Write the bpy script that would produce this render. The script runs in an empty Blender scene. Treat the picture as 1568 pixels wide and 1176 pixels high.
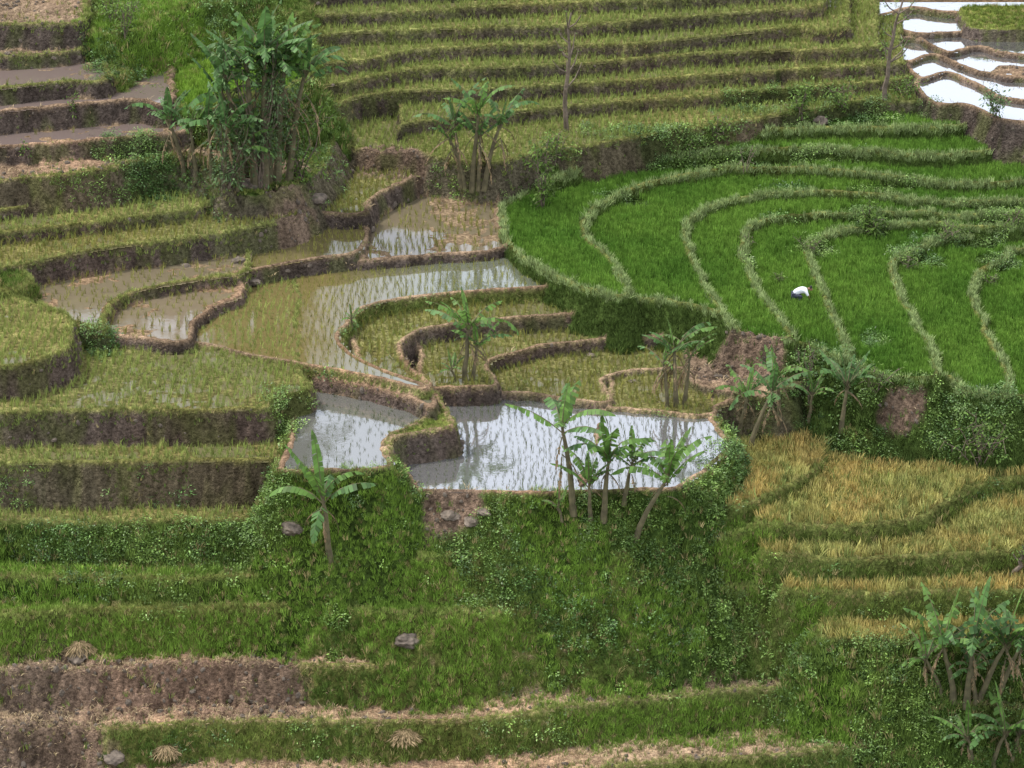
import bpy, math, random
import numpy as np
from mathutils import Vector
random.seed(7); rng=np.random.default_rng(7)
scene=bpy.context.scene
# ---------------------------------------------------------------- camera
TH=math.radians(22); D=110.0; FP=5500.0
CT,ST=math.cos(TH),math.sin(TH)
CAM=np.array([0,-D*CT,D*ST])
cd=bpy.data.cameras.new("camera"); cam=bpy.data.objects.new("camera",cd); scene.collection.objects.link(cam)
cam.location=CAM.tolist(); cam.rotation_euler=(math.radians(90)-TH,0,0)
cd.sensor_width=36; cd.lens=36*FP/1568; cd.clip_start=1; cd.clip_end=2000
scene.camera=cam
def ray(u,v):
    a=(u-784)/FP; b=(588-v)/FP
    return np.array([a, CT+b*ST, -ST+b*CT])
def onplane(u,v,z):
    d=ray(u,v); t=(z-CAM[2])/d[2]; p=CAM+t*d; return p[0],p[1]
# ---------------------------------------------------------------- noise
LAT=rng.random((256,256)).astype(np.float32)
def vnoise(x,y,s,seed=0):
    x=np.asarray(x,dtype=np.float64)/s+seed*17.3+500; y=np.asarray(y,dtype=np.float64)/s+seed*9.7+500
    xi=np.floor(x).astype(int); yi=np.floor(y).astype(int); fx=(x-xi); fy=(y-yi)
    fx=fx*fx*(3-2*fx); fy=fy*fy*(3-2*fy)
    a=LAT[xi&255,yi&255]; b=LAT[(xi+1)&255,yi&255]; c=LAT[xi&255,(yi+1)&255]; d=LAT[(xi+1)&255,(yi+1)&255]
    return (a*(1-fx)+b*fx)*(1-fy)+(c*(1-fx)+d*fx)*fy
def fbm(x,y,s,o=3,seed=0):
    r=0;a=1;t=0
    for i in range(o):
        r=r+a*vnoise(x,y,s/2**i,seed+i*3); t+=a; a*=.55
    return r/t
# ---------------------------------------------------------------- terraces
F=[(785,385),(880,440),(965,457),(1060,470),(1110,490),(1135,515),(1230,532),(1345,577),(1450,582),(1480,604),(1600,614),(1850,640)]
T=[
('base',-7.2,.6,'weed','weed','n',[(-900,2400),(2500,2400)],[(2500,-320),(-900,-320)]),
('S3',-6.3,.6,'debris','grass','g',[(-300,1260),(400,1240),(750,1200),(1000,1172),(1200,1158),(1400,1134),(1460,1128),(1900,1120)],None),
('S2',-5.3,.5,'debris','grass','g',[(-300,1130),(0,1122),(170,1118),(300,1108),(430,1105),(620,1106),(780,1100),(860,1085),(1010,1068),(1200,1053),(1320,1050),(1420,1075),(1900,1100)],None),
('S1',-4.3,.45,'debris','grass','g',[(-300,1045),(0,1030),(150,1027),(330,1018),(500,1020),(620,1018),(800,1006),(950,990),(1100,978),(1190,972),(1240,985),(1265,1010)],None),
('SB',-3.1,.7,'weed','grass','n',[(500,930),(620,937),(760,932),(860,908),(1000,908),(1130,900),(1180,880)],None),
('SC',-1.9,.6,'weed','grass','n',[(500,850),(580,838),(680,850),(760,846),(860,842),(940,850),(1020,838),(1110,822),(1150,800)],None),
('S0',-3.1,.5,'grass','grass','g',[(-300,955),(0,945),(100,937),(300,930),(480,926),(520,915),(560,890)],None),
('S00',-2.45,.6,'weed','weed','g',[(-300,890),(0,886),(200,886),(350,885),(480,880),(530,860)],None),
('LT4',-1.3,.5,'rice','weed','g',[(-300,803),(0,801),(200,801),(400,797),(440,790),(460,770)],None),
('LT3',0.0,.3,'rice','mix','g',[(-300,712),(0,711),(200,707),(380,707),(425,704),(445,697),(440,680)],None),
('LT2',.98,.3,'rice','soil','g',[(-300,632),(0,632),(150,629),(300,629),(400,626),(425,612),(470,600),(478,588),(460,575)],None),
('LT1',1.95,.25,'rice','soil','g',[(-300,575),(0,562),(50,554),(90,540),(108,515),(112,490),(98,478),(50,462),(20,450)],[(20,-320),(-300,-320)]),
('LT0',2.15,.4,'grass','grass','g',[(-300,470),(0,447),(35,443),(48,430),(40,415)],None),
('M1',1.6,.3,'mud','soil','g',[(45,455),(75,480),(120,497),(160,505),(160,490),(170,467),(200,449),(300,431),(375,419),(385,395)],None),
('M2',1.3,.3,'mud','soil','t',[(110,500),(165,512),(230,520),(285,522),(298,502),(305,485),(340,466),(368,457),(375,440)],None),
('P4',1.02,.3,'pondrice','grass','t',[(190,514),(285,525),(400,548),(470,560),(540,572),(600,585),(650,597),(655,590),(600,570),(550,548),(525,525),(520,510),(535,495),(550,478),(590,463),(700,450),(790,443),(870,438),(882,430),(870,415)],None),
('P5',.75,.3,'pond','soil','t',[(440,562),(478,576),(560,592),(630,610),(650,622),(665,625),(668,612),(655,600)],[(600,575),(540,560),(440,530)]),
('P1',.35,.5,'pond','weed','t',[(425,712),(440,722),(520,722),(600,716),(592,690),(600,668),(648,650),(655,635),(640,615)],[(560,580),(480,560),(450,600),(440,680)]),
('pen',.45,.25,'grass','soil','t',[(598,690),(605,672),(650,662),(690,656),(700,648),(685,625),(672,600)],[(658,600),(652,635),(640,648),(598,662),(588,690)]),
('P2',-.4,.6,'pond','weed','t',[(625,735),(648,752),(760,756),(870,756),(960,752),(1040,748),(1100,705),(1118,685),(1105,655),(1095,640)],[(1095,-320),(640,-320),(600,690)]),
('ridge1',-.34,.3,'soil','soil','n',[(918,620),(912,665),(885,748)],[(891,750),(920,668),(926,620)]),
('C1',.62,.2,'rice','soil','t',[(540,556),(600,580),(650,594),(665,592),(640,572),(622,550),(615,530),(625,515),(660,503),(720,494),(800,487),(920,480),(1050,477),(1062,470)],[(1060,-320),(520,-320)]),
('C2',.15,.2,'rice','soil','t',[(640,592),(700,594),(755,592),(762,583),(750,565),(765,548),(850,528),(960,518),(1060,517),(1115,520),(1125,505)],[(1125,-320),(620,-320)]),
('C3',-.2,.25,'rice','soil','t',[(740,600),(800,604),(880,613),(935,616),(930,595),(928,580),(960,570),(1010,566),(1090,562),(1120,545)],None),
('C4',-.32,.3,'rice','mix','t',[(930,626),(1000,630),(1090,638),(1105,625),(1150,600)],None),
('R0',-.1,.5,'soil','mix','n',[(1050,575),(1080,592),(1150,605),(1210,598),(1240,575)],None),
('R1',-1.0,.5,'weed','grass','n',[(1180,625),(1250,645),(1330,662),(1420,658),(1500,668),(1850,672)],None),
('Ya',-1.4,.4,'gold','grass','g',[(1095,768),(1125,778),(1180,760),(1230,735),(1262,705),(1265,680)],None),
('Yb',-1.75,.4,'gold','grass','g',[(1158,800),(1200,806),(1300,806),(1400,796),(1450,770),(1500,742),(1568,732),(1850,715)],None),
('Yc',-2.3,.4,'gold','grass','g',[(1170,848),(1270,858),(1400,852),(1500,848),(1568,843),(1850,835)],None),
('Yd',-3.0,.4,'gold','grass','g',[(1200,908),(1300,910),(1420,908),(1850,900)],None),
('Ye',-3.8,.6,'gold','weed','g',[(1250,978),(1320,985),(1420,985),(1850,980)],None),
('G0',0.0,.4,'green','weed','g',F[4:],None),
('GI',.2,.7,'green','grass','g',F[3:10]+[(1550,600),(1510,500),(1490,450),(1500,420),(1540,395),(1568,385),(1850,380)],None),
('GH',.42,.7,'green','grass','g',F[3:8]+[(1440,575),(1400,490),(1375,430),(1370,405),(1400,385),(1450,368),(1568,360),(1850,360)],None),
('GG',.64,.7,'green','grass','g',F[3:7]+[(1300,555),(1270,470),(1245,410),(1240,385),(1270,362),(1340,350),(1430,345),(1500,352),(1850,345)],None),
('GF',.86,.7,'green','grass','g',F[2:6]+[(1220,525),(1180,470),(1150,420),(1140,370),(1160,345),(1220,332),(1300,330),(1400,328),(1500,333),(1850,325)],None),
('GE',1.08,.6,'green','grass','g',F[1:5]+[(1122,500),(1085,440),(1060,390),(1055,350),(1080,325),(1150,305),(1250,296),(1350,300),(1450,312),(1850,300)],None),
('GC',1.35,.5,'green','grass','g',[(870,243),(800,300),(765,328),(785,385),(880,440),(960,455),(945,412),(905,368),(897,340),(940,305),(1010,280),(1110,262),(1250,262),(1400,278),(1500,283),(1850,260)],[(1850,-320),(870,-320)]),
('GB',1.75,.5,'green','grass','g',[(825,285),(900,262),(1000,246),(1100,236),(1250,230),(1400,240),(1500,236),(1568,225),(1850,215)],None),
('GA',2.15,.4,'green','grass','g',[(850,255),(870,243),(960,228),(1060,212),(1200,200),(1400,198),(1500,192),(1560,180),(1850,170)],None),
('c',2.35,.25,'rice','soil','g',[(-300,450),(0,412),(60,400),(150,383),(300,363),(400,347),(445,338),(465,325),(462,305),(440,292)],None),
('b',2.7,.25,'rice','soil','g',[(-300,385),(0,357),(100,346),(200,333),(310,318),(338,300),(335,285)],None),
('a',3.0,.3,'rice','soil','g',[(-300,350),(0,323),(60,310),(105,300),(125,294),(120,285)],None),
('gk',3.0,.6,'weed','mix','n',[(335,285),(380,300),(440,290),(480,270),(500,245),(510,215),(500,190)],None),
('d',1.5,.3,'pondrice','soil','t',[(375,418),(400,412),(480,398),(545,388),(562,370),(562,335),(550,325)],None),
('e',1.3,.3,'mud','soil','t',[(550,400),(640,393),(775,380),(768,335),(768,312),(790,290),(812,268)],None),
('f',1.95,.3,'rice','soil','t',[(470,318),(490,328),(555,328),(566,305),(600,288),(650,265),(665,250)],None),
('X1',3.8,.5,'soil','mix','g',[(-300,300),(0,277),(140,263),(210,247),(290,238),(330,250),(345,262)],None),
('X2',4.4,.4,'mud','soil','t',[(-300,245),(0,226),(150,214),(265,205),(290,195)],None),
('X3',5.1,.35,'mud','soil','t',[(-300,195),(0,172),(130,160),(210,153),(245,160),(265,150)],None),
('X4',5.6,.4,'mud','soil','g',[(-300,160),(0,137),(100,126),(150,127),(165,115),(160,100)],None),
('X5',6.0,.4,'soil','soil','g',[(-300,100),(0,88),(100,82),(130,72)],None),
('X6',6.8,.4,'soil','soil','g',[(-300,50),(0,38),(110,36),(135,20)],None),
('Y1',4.9,.6,'lgreen','weed','g',[(205,150),(260,160),(330,168),(345,150),(430,140),(470,120)],None),
('V1',5.5,.8,'weed','grass','n',[(140,100),(175,118),(195,100),(225,70),(280,45),(380,22),(470,15)],None),
('V2',6.4,.8,'weed','weed','n',[(140,50),(200,50),(280,15),(400,-5)],None),
('T1',2.6,.3,'rice','mix','g',[(505,195),(520,218),(560,230),(650,238),(700,245),(760,250),(800,240),(880,226),(1000,207),(1100,190),(1250,170),(1390,155),(1850,190)],None),
('T2',3.0,.15,'rice','soil','g',[(612,202),(616,192),(690,182),(760,176),(830,168),(900,160),(1050,150),(1200,138),(1375,122),(1385,110)],None),
('T3',3.45,.15,'rice','soil','g',[(500,175),(520,160),(570,145),(640,140),(760,137),(830,132),(900,128),(1050,118),(1200,108),(1370,98),(1380,90)],None),
('T4',3.9,.15,'rice','soil','g',[(485,135),(540,125),(620,108),(760,104),(900,98),(1000,88),(1150,80),(1330,73),(1345,65)],None),
('T5',4.35,.15,'rice','soil','g',[(478,98),(560,92),(640,76),(800,69),(960,68),(1100,55),(1225,42),(1250,48),(1300,42)],None),
('T6',4.8,.15,'rice','soil','g',[(470,55),(600,48),(760,42),(900,38),(1000,30),(1180,17),(1260,10)],None),
('T7',5.2,.15,'rice','soil','g',[(470,25),(600,20),(800,8),(1000,0),(1260,-15)],None),
('T8',5.6,.2,'rice','soil','g',[(470,-5),(1000,-30),(1260,-45)],None),
('K0',2.8,.4,'pond','soil','t',[(1400,130),(1430,158),(1480,162),(1520,178),(1568,188),(1850,200)],None),
('K1',2.92,.4,'pond','soil','t',[(1380,95),(1410,122),(1450,112),(1500,132),(1568,155),(1850,160)],None),
('K2',3.05,.4,'pond','soil','t',[(1340,70),(1385,96),(1430,85),(1480,105),(1568,120),(1850,125)],None),
('K3',3.2,.4,'pond','soil','t',[(1310,45),(1340,68),(1400,58),(1450,82),(1500,72),(1568,85),(1850,85)],None),
('K4',3.35,.4,'pond','soil','t',[(1265,54),(1320,56),(1350,35),(1400,52),(1480,50),(1568,45),(1850,45)],None),
('K5',3.55,.4,'pond','mix','t',[(1250,5),(1340,25),(1400,12),(1480,20),(1850,12)],None),
('K6',3.75,.4,'rice','mix','g',[(1250,-30),(1400,-32),(1850,-35)],None),
('kr3',3.1,.5,'soil','soil','n',[(1515,108),(1540,118),(1620,120)],[(1620,104),(1530,100)]),
('kr5',3.62,.5,'grass','soil','n',[(1480,40),(1540,45),(1850,45)],[(1850,0),(1470,10)]),
]
TR=['pond','pondrice','mud','rice','green','lgreen','gold','soil','debris','weed','grass']
RI=['soil','mix','grass','weed']
def catmull(P,n=4):
    P=[np.array(p,float) for p in P]
    if len(P)<3: return P
    Q=[2*P[0]-P[1]]+P+[2*P[-1]-P[-2]]; out=[]
    for i in range(1,len(Q)-2):
        for j in range(n):
            t=j/n; a,b,c,d=Q[i-1],Q[i],Q[i+1],Q[i+2]
            out.append(.5*((2*b)+(-a+c)*t+(2*a-5*b+4*c-d)*t*t+(-a+3*b-3*c+d)*t**3))
    out.append(P[-1]); return out
X0,X1,Y0,Y1=-21.,21.,-14.,30.
DC=.14
cx=np.arange(X0-DC,X1+2*DC,DC); cy=np.arange(Y0-DC,Y1+2*DC,DC)
CX,CY=np.meshgrid(cx,cy,indexing='ij'); PX=CX.ravel().astype(np.float32); PY=CY.ravel().astype(np.float32)
def sdist(poly):
    n=len(poly); best=np.full(PX.shape,1e9,np.float32); ins=np.zeros(PX.shape,bool)
    for i in range(n):
        ax,ay=poly[i]; bx,by=poly[(i+1)%n]; ex,ey=bx-ax,by-ay; L=ex*ex+ey*ey
        if L<1e-9: continue
        wx=PX-np.float32(ax); wy=PY-np.float32(ay)
        t=np.clip((wx*np.float32(ex)+wy*np.float32(ey))*np.float32(1/L),0,1)
        qx=wx-t*np.float32(ex); qy=wy-t*np.float32(ey)
        np.minimum(best,qx*qx+qy*qy,out=best)
        if abs(ey)>1e-9:
            c=((ay>PY)!=(by>PY))&(wx<(wy*np.float32(ex/ey)))
            ins^=c
    d=np.sqrt(best); d[ins]*=-1
    return d.reshape(CX.shape)
SD=[]
for t in T:
    lip=catmull(t[6]); cl=t[7] if t[7] else [(t[6][-1][0],-320),(t[6][0][0],-320)]
    pts=[onplane(p[0],p[1],t[1]) for p in lip]+[onplane(p[0],p[1],t[1]) for p in cl]
    SD.append(sdist(pts))
fx=np.arange(X0,X1+1e-6,.06); fy=np.arange(Y0,Y1+1e-6,.045)
ext=np.array([.2,.6,1.5,3,6,12,25,50,100,200,350.])
gx=np.concatenate([X0-ext[::-1],fx,X1+ext]); gy=np.concatenate([Y0-ext[::-1],fy,Y1+ext])
GX,GY=np.meshgrid(gx,gy,indexing='ij')
def bil(A,x,y,x0,y0,dx,dy):
    a=np.clip((x-x0)/dx,0,A.shape[0]-1.001); b=np.clip((y-y0)/dy,0,A.shape[1]-1.001)
    i=a.astype(int); j=b.astype(int); f=(a-i).astype(np.float32); g=(b-j).astype(np.float32)
    return (A[i,j]*(1-f)+A[i+1,j]*f)*(1-g)+(A[i,j+1]*(1-f)+A[i+1,j+1]*f)*g
XC=np.clip(GX,X0,X1); YC=np.clip(GY,Y0,Y1)
n1=(fbm(XC,YC,1.1,3,1)-.5)*.34+(fbm(XC,YC,.3,2,5)-.5)*.14
n2=fbm(XC,YC,.35,3,9)-.5; n3=fbm(XC,YC,1.6,2,14)-.5; n4=fbm(XC,YC,.16,2,21)-.5
H=np.full(GX.shape,-1e9,np.float32); W=np.zeros(GX.shape,np.int16); S=np.zeros(GX.shape,np.float32)
for i,t in enumerate(T):
    sd=bil(SD[i],XC,YC,cx[0],cy[0],DC,DC)+n1*(.6 if t[3] in('pond','pondrice') else (2.4 if t[0] in('SC','SB') else 1))
    z=t[1]; k=t[2]
    out=np.maximum(sd,0)
    h=z-out/k*(1+.5*n2)
    rim=1 if t[5]!='n' else 0
    if t[3]=='green': rim=2
    h=h+rim*(.055+.05*n2)*np.exp(-((sd+.10)/.08)**2)*(sd<0)
    inn=np.clip((-sd-.13)/.2,0,1)
    ty=t[3]
    if ty in('pond','pondrice'): h=h-inn*.09
    elif ty=='mud': h=h+inn*(-.035+.09*n2+.10*n3)
    elif ty=='rice': h=h+inn*(-.03+.05*n2+.05*n3)
    elif ty in('soil','debris','weed','grass'): h=h+inn*(.18*n2+.15*n3)
    m=h>H
    H[m]=h[m]; W[m]=i; S[m]=sd[m]
tread=np.array([TR.index(t[3]) for t in T])[W]; riser=np.array([RI.index(t[4]) for t in T])[W]
bund=np.array(['ntg'.index(t[5]) for t in T])[W]
isr=S>0
amp=np.where(isr,np.choose(riser,[.22,.24,.25,.6]),0)
H=H+amp*n2*np.clip(S/.15,0,1)+isr*.18*n4*np.clip(S/.1,0,1)+(isr&(riser==3))*n3*.7*np.clip(S/.4,0,1)
outY=np.maximum(GY-Y1,0); outN=np.maximum(Y0-GY,0)
H=H+.27*outY-.28*np.minimum(outN,110)
o=len(ext); Hf=H[o:o+len(fx),o:o+len(fy)]
def hz(x,y):
    return bil(Hf,np.asarray(x,float),np.asarray(y,float),X0,Y0,.06,.045)
def cell(A,x,y):
    i=np.clip(((x-X0)/.06).round().astype(int),0,len(fx)-1); j=np.clip(((y-Y0)/.045).round().astype(int),0,len(fy)-1)
    return A[o:o+len(fx),o:o+len(fy)][i,j]
def hit(u,v):
    d=ray(u,v); t=np.arange(85,160,.02); P=CAM[None]+t[:,None]*d[None]
    ok=(P[:,1]>Y0)&(P[:,1]<Y1)&(P[:,0]>X0)&(P[:,0]<X1)
    hh=hz(P[:,0],P[:,1]); m=np.where(ok&(P[:,2]<=hh))[0]
    if len(m)==0: return P[len(P)//2]
    return P[m[0]]
def scl_at(p): return FP/((p-CAM)@np.array([0,CT,-ST]))
# ---------------------------------------------------------------- patches
patches=[
(210,1060,4.4,.9,'soil'),(60,1150,2.2,1.,'soil'),(700,780,.9,.6,'soil'),(1140,568,1.5,.8,'soil'),(1385,630,.6,.4,'soil'),
(450,330,.7,1.2,'soil'),(430,255,1.3,1.2,'soil'),(600,250,1.2,.8,'soil'),
(700,880,1.2,.8,'bush'),(950,810,2.2,.6,'bush'),(1080,790,.8,1.0,'bush'),(1130,930,.8,.9,'bush'),(560,750,.8,.5,'bush'),(1000,870,1.2,.6,'bush'),
(300,850,5.,.6,'bush'),(60,850,3.,.6,'bush'),(230,255,1.6,1.2,'bush'),(160,60,.7,2,'bush'),(1250,165,3.6,1.,'bush'),(1030,200,3,.8,'bush'),
(1330,335,.8,1.,'bush'),(1420,1010,3,1.2,'bush'),(1280,1100,1.0,1.0,'bush'),(1500,1020,2.5,1.6,'bush'),
(440,640,.7,1.2,'bush'),(150,520,.9,.8,'bush'),(1230,600,2.,1.2,'bush'),(1550,335,1.8,.8,'bush'),(1400,400,1.0,.8,'bush'),(1250,388,.9,.7,'bush'),(1450,365,1.6,.5,'bush'),(1110,700,.8,1.8,'bush'),
(1530,400,.8,.5,'bush'),(1145,400,.3,.6,'bush'),(950,300,.8,.4,'bush'),(1200,290,1.0,.3,'bush'),(1380,290,1.5,.4,'bush'),(1200,330,.8,.3,'bush'),
(600,720,.8,.4,'bush'),(1340,520,.5,.8,'bush'),(1200,240,2.5,.4,'bush'),(1380,625,1.8,.8,'bush'),(1510,640,1.6,.8,'bush'),
(590,820,1.6,1.2,'bright'),(880,890,1.8,.8,'bright'),(640,930,2.,.8,'bright'),(450,900,1.6,.8,'bright'),(240,30,2.5,3.,'bright'),(1330,740,1.,.6,'bright'),(750,960,3,.6,'bright'),(100,990,4,.7,'bright'),(1150,860,1,1,'bright'),(1000,1110,6,.8,'bright'),(50,880,5,.6,'bright'),(820,830,1.2,.8,'bright'),(1010,940,2.2,.6,'bright'),(470,790,.8,.8,'bright'),(300,980,4,.5,'bright'),(1250,960,1.,1.,'bright')]
PS=np.zeros(GX.shape,np.float32); PB=np.zeros(GX.shape,np.float32); PG=np.zeros(GX.shape,np.float32)
for u,v,rx,ry,kd in patches:
    p=hit(u,v); r=np.sqrt(((GX-p[0])/rx)**2+((GY-p[1])/ry)**2)+n3*1.2+n2*.9
    m=np.clip((1.15-r)/.35,0,1)
    if kd=='soil': PS=np.maximum(PS,m)
    elif kd=='bright': PG=np.maximum(PG,m)
    else: PB=np.maximum(PB,m)
PB*=1-PS; PB*=1-.8*PG
H=H+PS*(.35*n2+.25*n4)*(tread!=0); Hf=H[o:o+len(fx),o:o+len(fy)]
isGr=(tread==TR.index('green'))
# ---------------------------------------------------------------- ground colour
tc=np.array([(.10,.075,.045),(.10,.08,.04),(.15,.11,.07),(.13,.125,.05),(.035,.08,.014),(.06,.12,.02),(.17,.15,.05),(.20,.145,.10),(.25,.18,.12),(.06,.095,.022),(.11,.13,.033)])
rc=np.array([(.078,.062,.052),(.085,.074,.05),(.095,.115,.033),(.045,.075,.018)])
bc=np.array([(.1,.08,.04),(.22,.155,.105),(.14,.15,.05)])
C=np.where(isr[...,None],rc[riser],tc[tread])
C=np.where((isr&isGr)[...,None],np.array([.045,.07,.018]),C)  # green-field risers: shaded side painted into the ground colour
bm=np.clip(1.2-np.abs(S+.09)/.11,0,1)*(bund>0)
C=C*(1-bm[...,None])+bc[bund]*bm[...,None]
C=C*(1-PS[...,None])+np.array([.155,.113,.083])*PS[...,None]
C=C*(1-.6*PB[...,None])+np.array([.035,.06,.014])*.6*PB[...,None]
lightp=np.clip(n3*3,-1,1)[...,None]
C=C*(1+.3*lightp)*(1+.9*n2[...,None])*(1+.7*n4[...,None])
moss=np.clip((fbm(XC,YC,.7,3,77)-.52)*6,0,1)*isr*(riser<2)*.5
C=C*(1-moss[...,None])+np.array([.08,.095,.03])*moss[...,None]
redd=np.clip((fbm(XC,YC,5,2,33)-.45)*3,0,1)[...,None]*.35
C=C*(1-redd)+C*np.array([1.25,.97,.87])*redd
C=np.clip(C,0.008,.6)
# ---------------------------------------------------------------- mesh helpers
def fastmesh(name,V,Q):
    me=bpy.data.meshes.new(name); V=np.ascontiguousarray(V,dtype=np.float32); Q=np.ascontiguousarray(Q,dtype=np.int32)
    me.vertices.add(len(V)); me.vertices.foreach_set('co',V.ravel())
    n=Q.shape[1]; me.loops.add(Q.size); me.loops.foreach_set('vertex_index',Q.ravel())
    me.polygons.add(len(Q)); me.polygons.foreach_set('loop_start',np.arange(0,Q.size,n,dtype=np.int32))
    me.polygons.foreach_set('use_smooth',np.ones(len(Q),bool))
    me.update(calc_edges=True); me.validate(); return me
def link(name,me,mats=()):
    ob=bpy.data.objects.new(name,me); scene.collection.objects.link(ob)
    for m in mats: me.materials.append(m)
    return ob
# ---------------------------------------------------------------- materials
def newmat(name):
    m=bpy.data.materials.new(name); m.use_nodes=True; nt=m.node_tree
    for n in list(nt.nodes): nt.nodes.remove(n)
    o_=nt.nodes.new('ShaderNodeOutputMaterial'); return m,nt,o_
def N(nt,t,**k):
    n=nt.nodes.new(t)
    for a,b in k.items(): setattr(n,a,b)
    return n
def noise_val(nt,scale,lo,hi,detail=4,coord='Object'):
    tcn=N(nt,'ShaderNodeTexCoord'); nz=N(nt,'ShaderNodeTexNoise'); nz.inputs['Scale'].default_value=scale; nz.inputs['Detail'].default_value=detail
    nt.links.new(tcn.outputs[coord],nz.inputs['Vector'])
    mr=N(nt,'ShaderNodeMapRange'); mr.inputs['From Min'].default_value=.3; mr.inputs['From Max'].default_value=.7
    mr.inputs['To Min'].default_value=lo; mr.inputs['To Max'].default_value=hi
    nt.links.new(nz.outputs[0],mr.inputs['Value']); return mr.outputs[0],nz
def mulcol(nt,a,b):
    m=N(nt,'ShaderNodeVectorMath',operation='SCALE'); nt.links.new(a,m.inputs[0]); nt.links.new(b,m.inputs['Scale']); return m.outputs[0]
mt,nt,out=newmat('terrace_soil')
at=N(nt,'ShaderNodeAttribute',attribute_name='gcol'); v1,_=noise_val(nt,9,.5,1.5,5); v2,_=noise_val(nt,38,.6,1.4,2)
c1=mulcol(nt,at.outputs['Color'],v1); c2=mulcol(nt,c1,v2)
b=N(nt,'ShaderNodeBsdfDiffuse')
nt.links.new(c2,b.inputs['Color'])
_,nz=noise_val(nt,14,0,1,5); bp=N(nt,'ShaderNodeBump'); bp.inputs['Strength'].default_value=1.; bp.inputs['Distance'].default_value=.10
nt.links.new(nz.outputs[0],bp.inputs['Height']); nt.links.new(bp.outputs[0],b.inputs['Normal']); nt.links.new(b.outputs[0],out.inputs[0])
def leafmat(name,attr=True,col=(.05,.12,.02),tr=.3,var=.5,gloss=0.0):
    m,nt,out=newmat(name)
    if attr:
        a=N(nt,'ShaderNodeAttribute',attribute_name='tint'); a.attribute_type='INSTANCER'; src=a.outputs['Color']
    else:
        a=N(nt,'ShaderNodeRGB'); a.outputs[0].default_value=(*col,1); src=a.outputs[0]
    g=N(nt,'ShaderNodeNewGeometry'); mr=N(nt,'ShaderNodeMapRange'); mr.inputs['To Min'].default_value=1-var; mr.inputs['To Max'].default_value=1+var
    nt.links.new(g.outputs['Random Per Island'],mr.inputs['Value'])
    c=mulcol(nt,src,mr.outputs[0])
    if attr:
        p=N(nt,'ShaderNodeBsdfDiffuse'); nt.links.new(c,p.inputs[0]); 
        if gloss==0: nt.links.new(p.outputs[0],out.inputs[0]); return m
        q=N(nt,'ShaderNodeBsdfGlossy'); q.inputs['Roughness'].default_value=.45; q.inputs['Color'].default_value=(.6,.65,.6,1); mx=N(nt,'ShaderNodeMixShader'); mx.inputs[0].default_value=.05
        nt.links.new(p.outputs[0],mx.inputs[1]); nt.links.new(q.outputs[0],mx.inputs[2]); nt.links.new(mx.outputs[0],out.inputs[0]); return m
    p=N(nt,'ShaderNodeBsdfPrincipled'); p.inputs['Roughness'].default_value=.55 if gloss else .75; p.inputs['Specular IOR Level'].default_value=.1+gloss
    t=N(nt,'ShaderNodeBsdfTranslucent'); mx=N(nt,'ShaderNodeMixShader'); mx.inputs[0].default_value=tr
    nt.links.new(c,p.inputs['Base Color']); nt.links.new(c,t.inputs[0]); nt.links.new(p.outputs[0],mx.inputs[1]); nt.links.new(t.outputs[0],mx.inputs[2]); nt.links.new(mx.outputs[0],out.inputs[0])
    return m
m_blade=leafmat('grass_blade'); m_leaf=leafmat('weed_leaf',gloss=.2)
m_ban=leafmat('banana_leaf',False,(.11,.21,.045),.35,.45,.15); m_band=leafmat('banana_leaf_dark',False,(.075,.155,.045),.3,.5,.15)
m_dry=leafmat('dry_leaf',False,(.22,.155,.09),.15,.4); m_shr=leafmat('shrub_leaf',False,(.10,.165,.035),.3,.6,.05); m_shrd=leafmat('shrub_leaf_grey_green',False,(.095,.155,.06),.3,.55,.15)
m_straw=leafmat('straw',False,(.28,.21,.12),.1,.4)
def solid(name,col,sc=8,lo=.6,hi=1.4,rough=.85,bump=.4):
    m,nt,out=newmat(name); r=N(nt,'ShaderNodeRGB'); r.outputs[0].default_value=(*col,1)
    v,nz=noise_val(nt,sc,lo,hi,6); c=mulcol(nt,r.outputs[0],v); p=N(nt,'ShaderNodeBsdfPrincipled'); p.inputs['Roughness'].default_value=rough
    bp=N(nt,'ShaderNodeBump'); bp.inputs['Strength'].default_value=bump; bp.inputs['Distance'].default_value=.03
    nt.links.new(nz.outputs[0],bp.inputs['Height']); nt.links.new(bp.outputs[0],p.inputs['Normal']); nt.links.new(c,p.inputs['Base Color']); nt.links.new(p.outputs[0],out.inputs[0]); return m
m_bark=solid('bark',(.13,.10,.075)); m_stem=solid('banana_stem',(.11,.095,.05),5); m_rock=solid('rock',(.125,.10,.078),6,.4,1.5,.9,.8)
m_shirt=solid('shirt',(.7,.72,.78),9,.85,1.1); m_pants=solid('trousers',(.03,.035,.06)); m_skin=solid('skin',(.22,.11,.07),9,.9,1.1,.6,.05); m_hair=solid('hair',(.012,.01,.01))
mw,nt,out=newmat('paddy_water')
at=N(nt,'ShaderNodeAttribute',attribute_name='wcol')
df=N(nt,'ShaderNodeBsdfDiffuse'); gl=N(nt,'ShaderNodeBsdfGlossy'); gl.inputs['Roughness'].default_value=.05; gl.inputs['Color'].default_value=(.9,.94,1,1)
fr=N(nt,'ShaderNodeFresnel'); fr.inputs['IOR'].default_value=1.6; mm=N(nt,'ShaderNodeMath',operation='MULTIPLY'); mm.use_clamp=True
nt.links.new(fr.outputs[0],mm.inputs[0]); nt.links.new(at.outputs['Alpha'],mm.inputs[1])
mx=N(nt,'ShaderNodeMixShader'); nt.links.new(mm.outputs[0],mx.inputs[0]); nt.links.new(at.outputs['Color'],df.inputs[0]); nt.links.new(df.outputs[0],mx.inputs[1]); nt.links.new(gl.outputs[0],mx.inputs[2])
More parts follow.
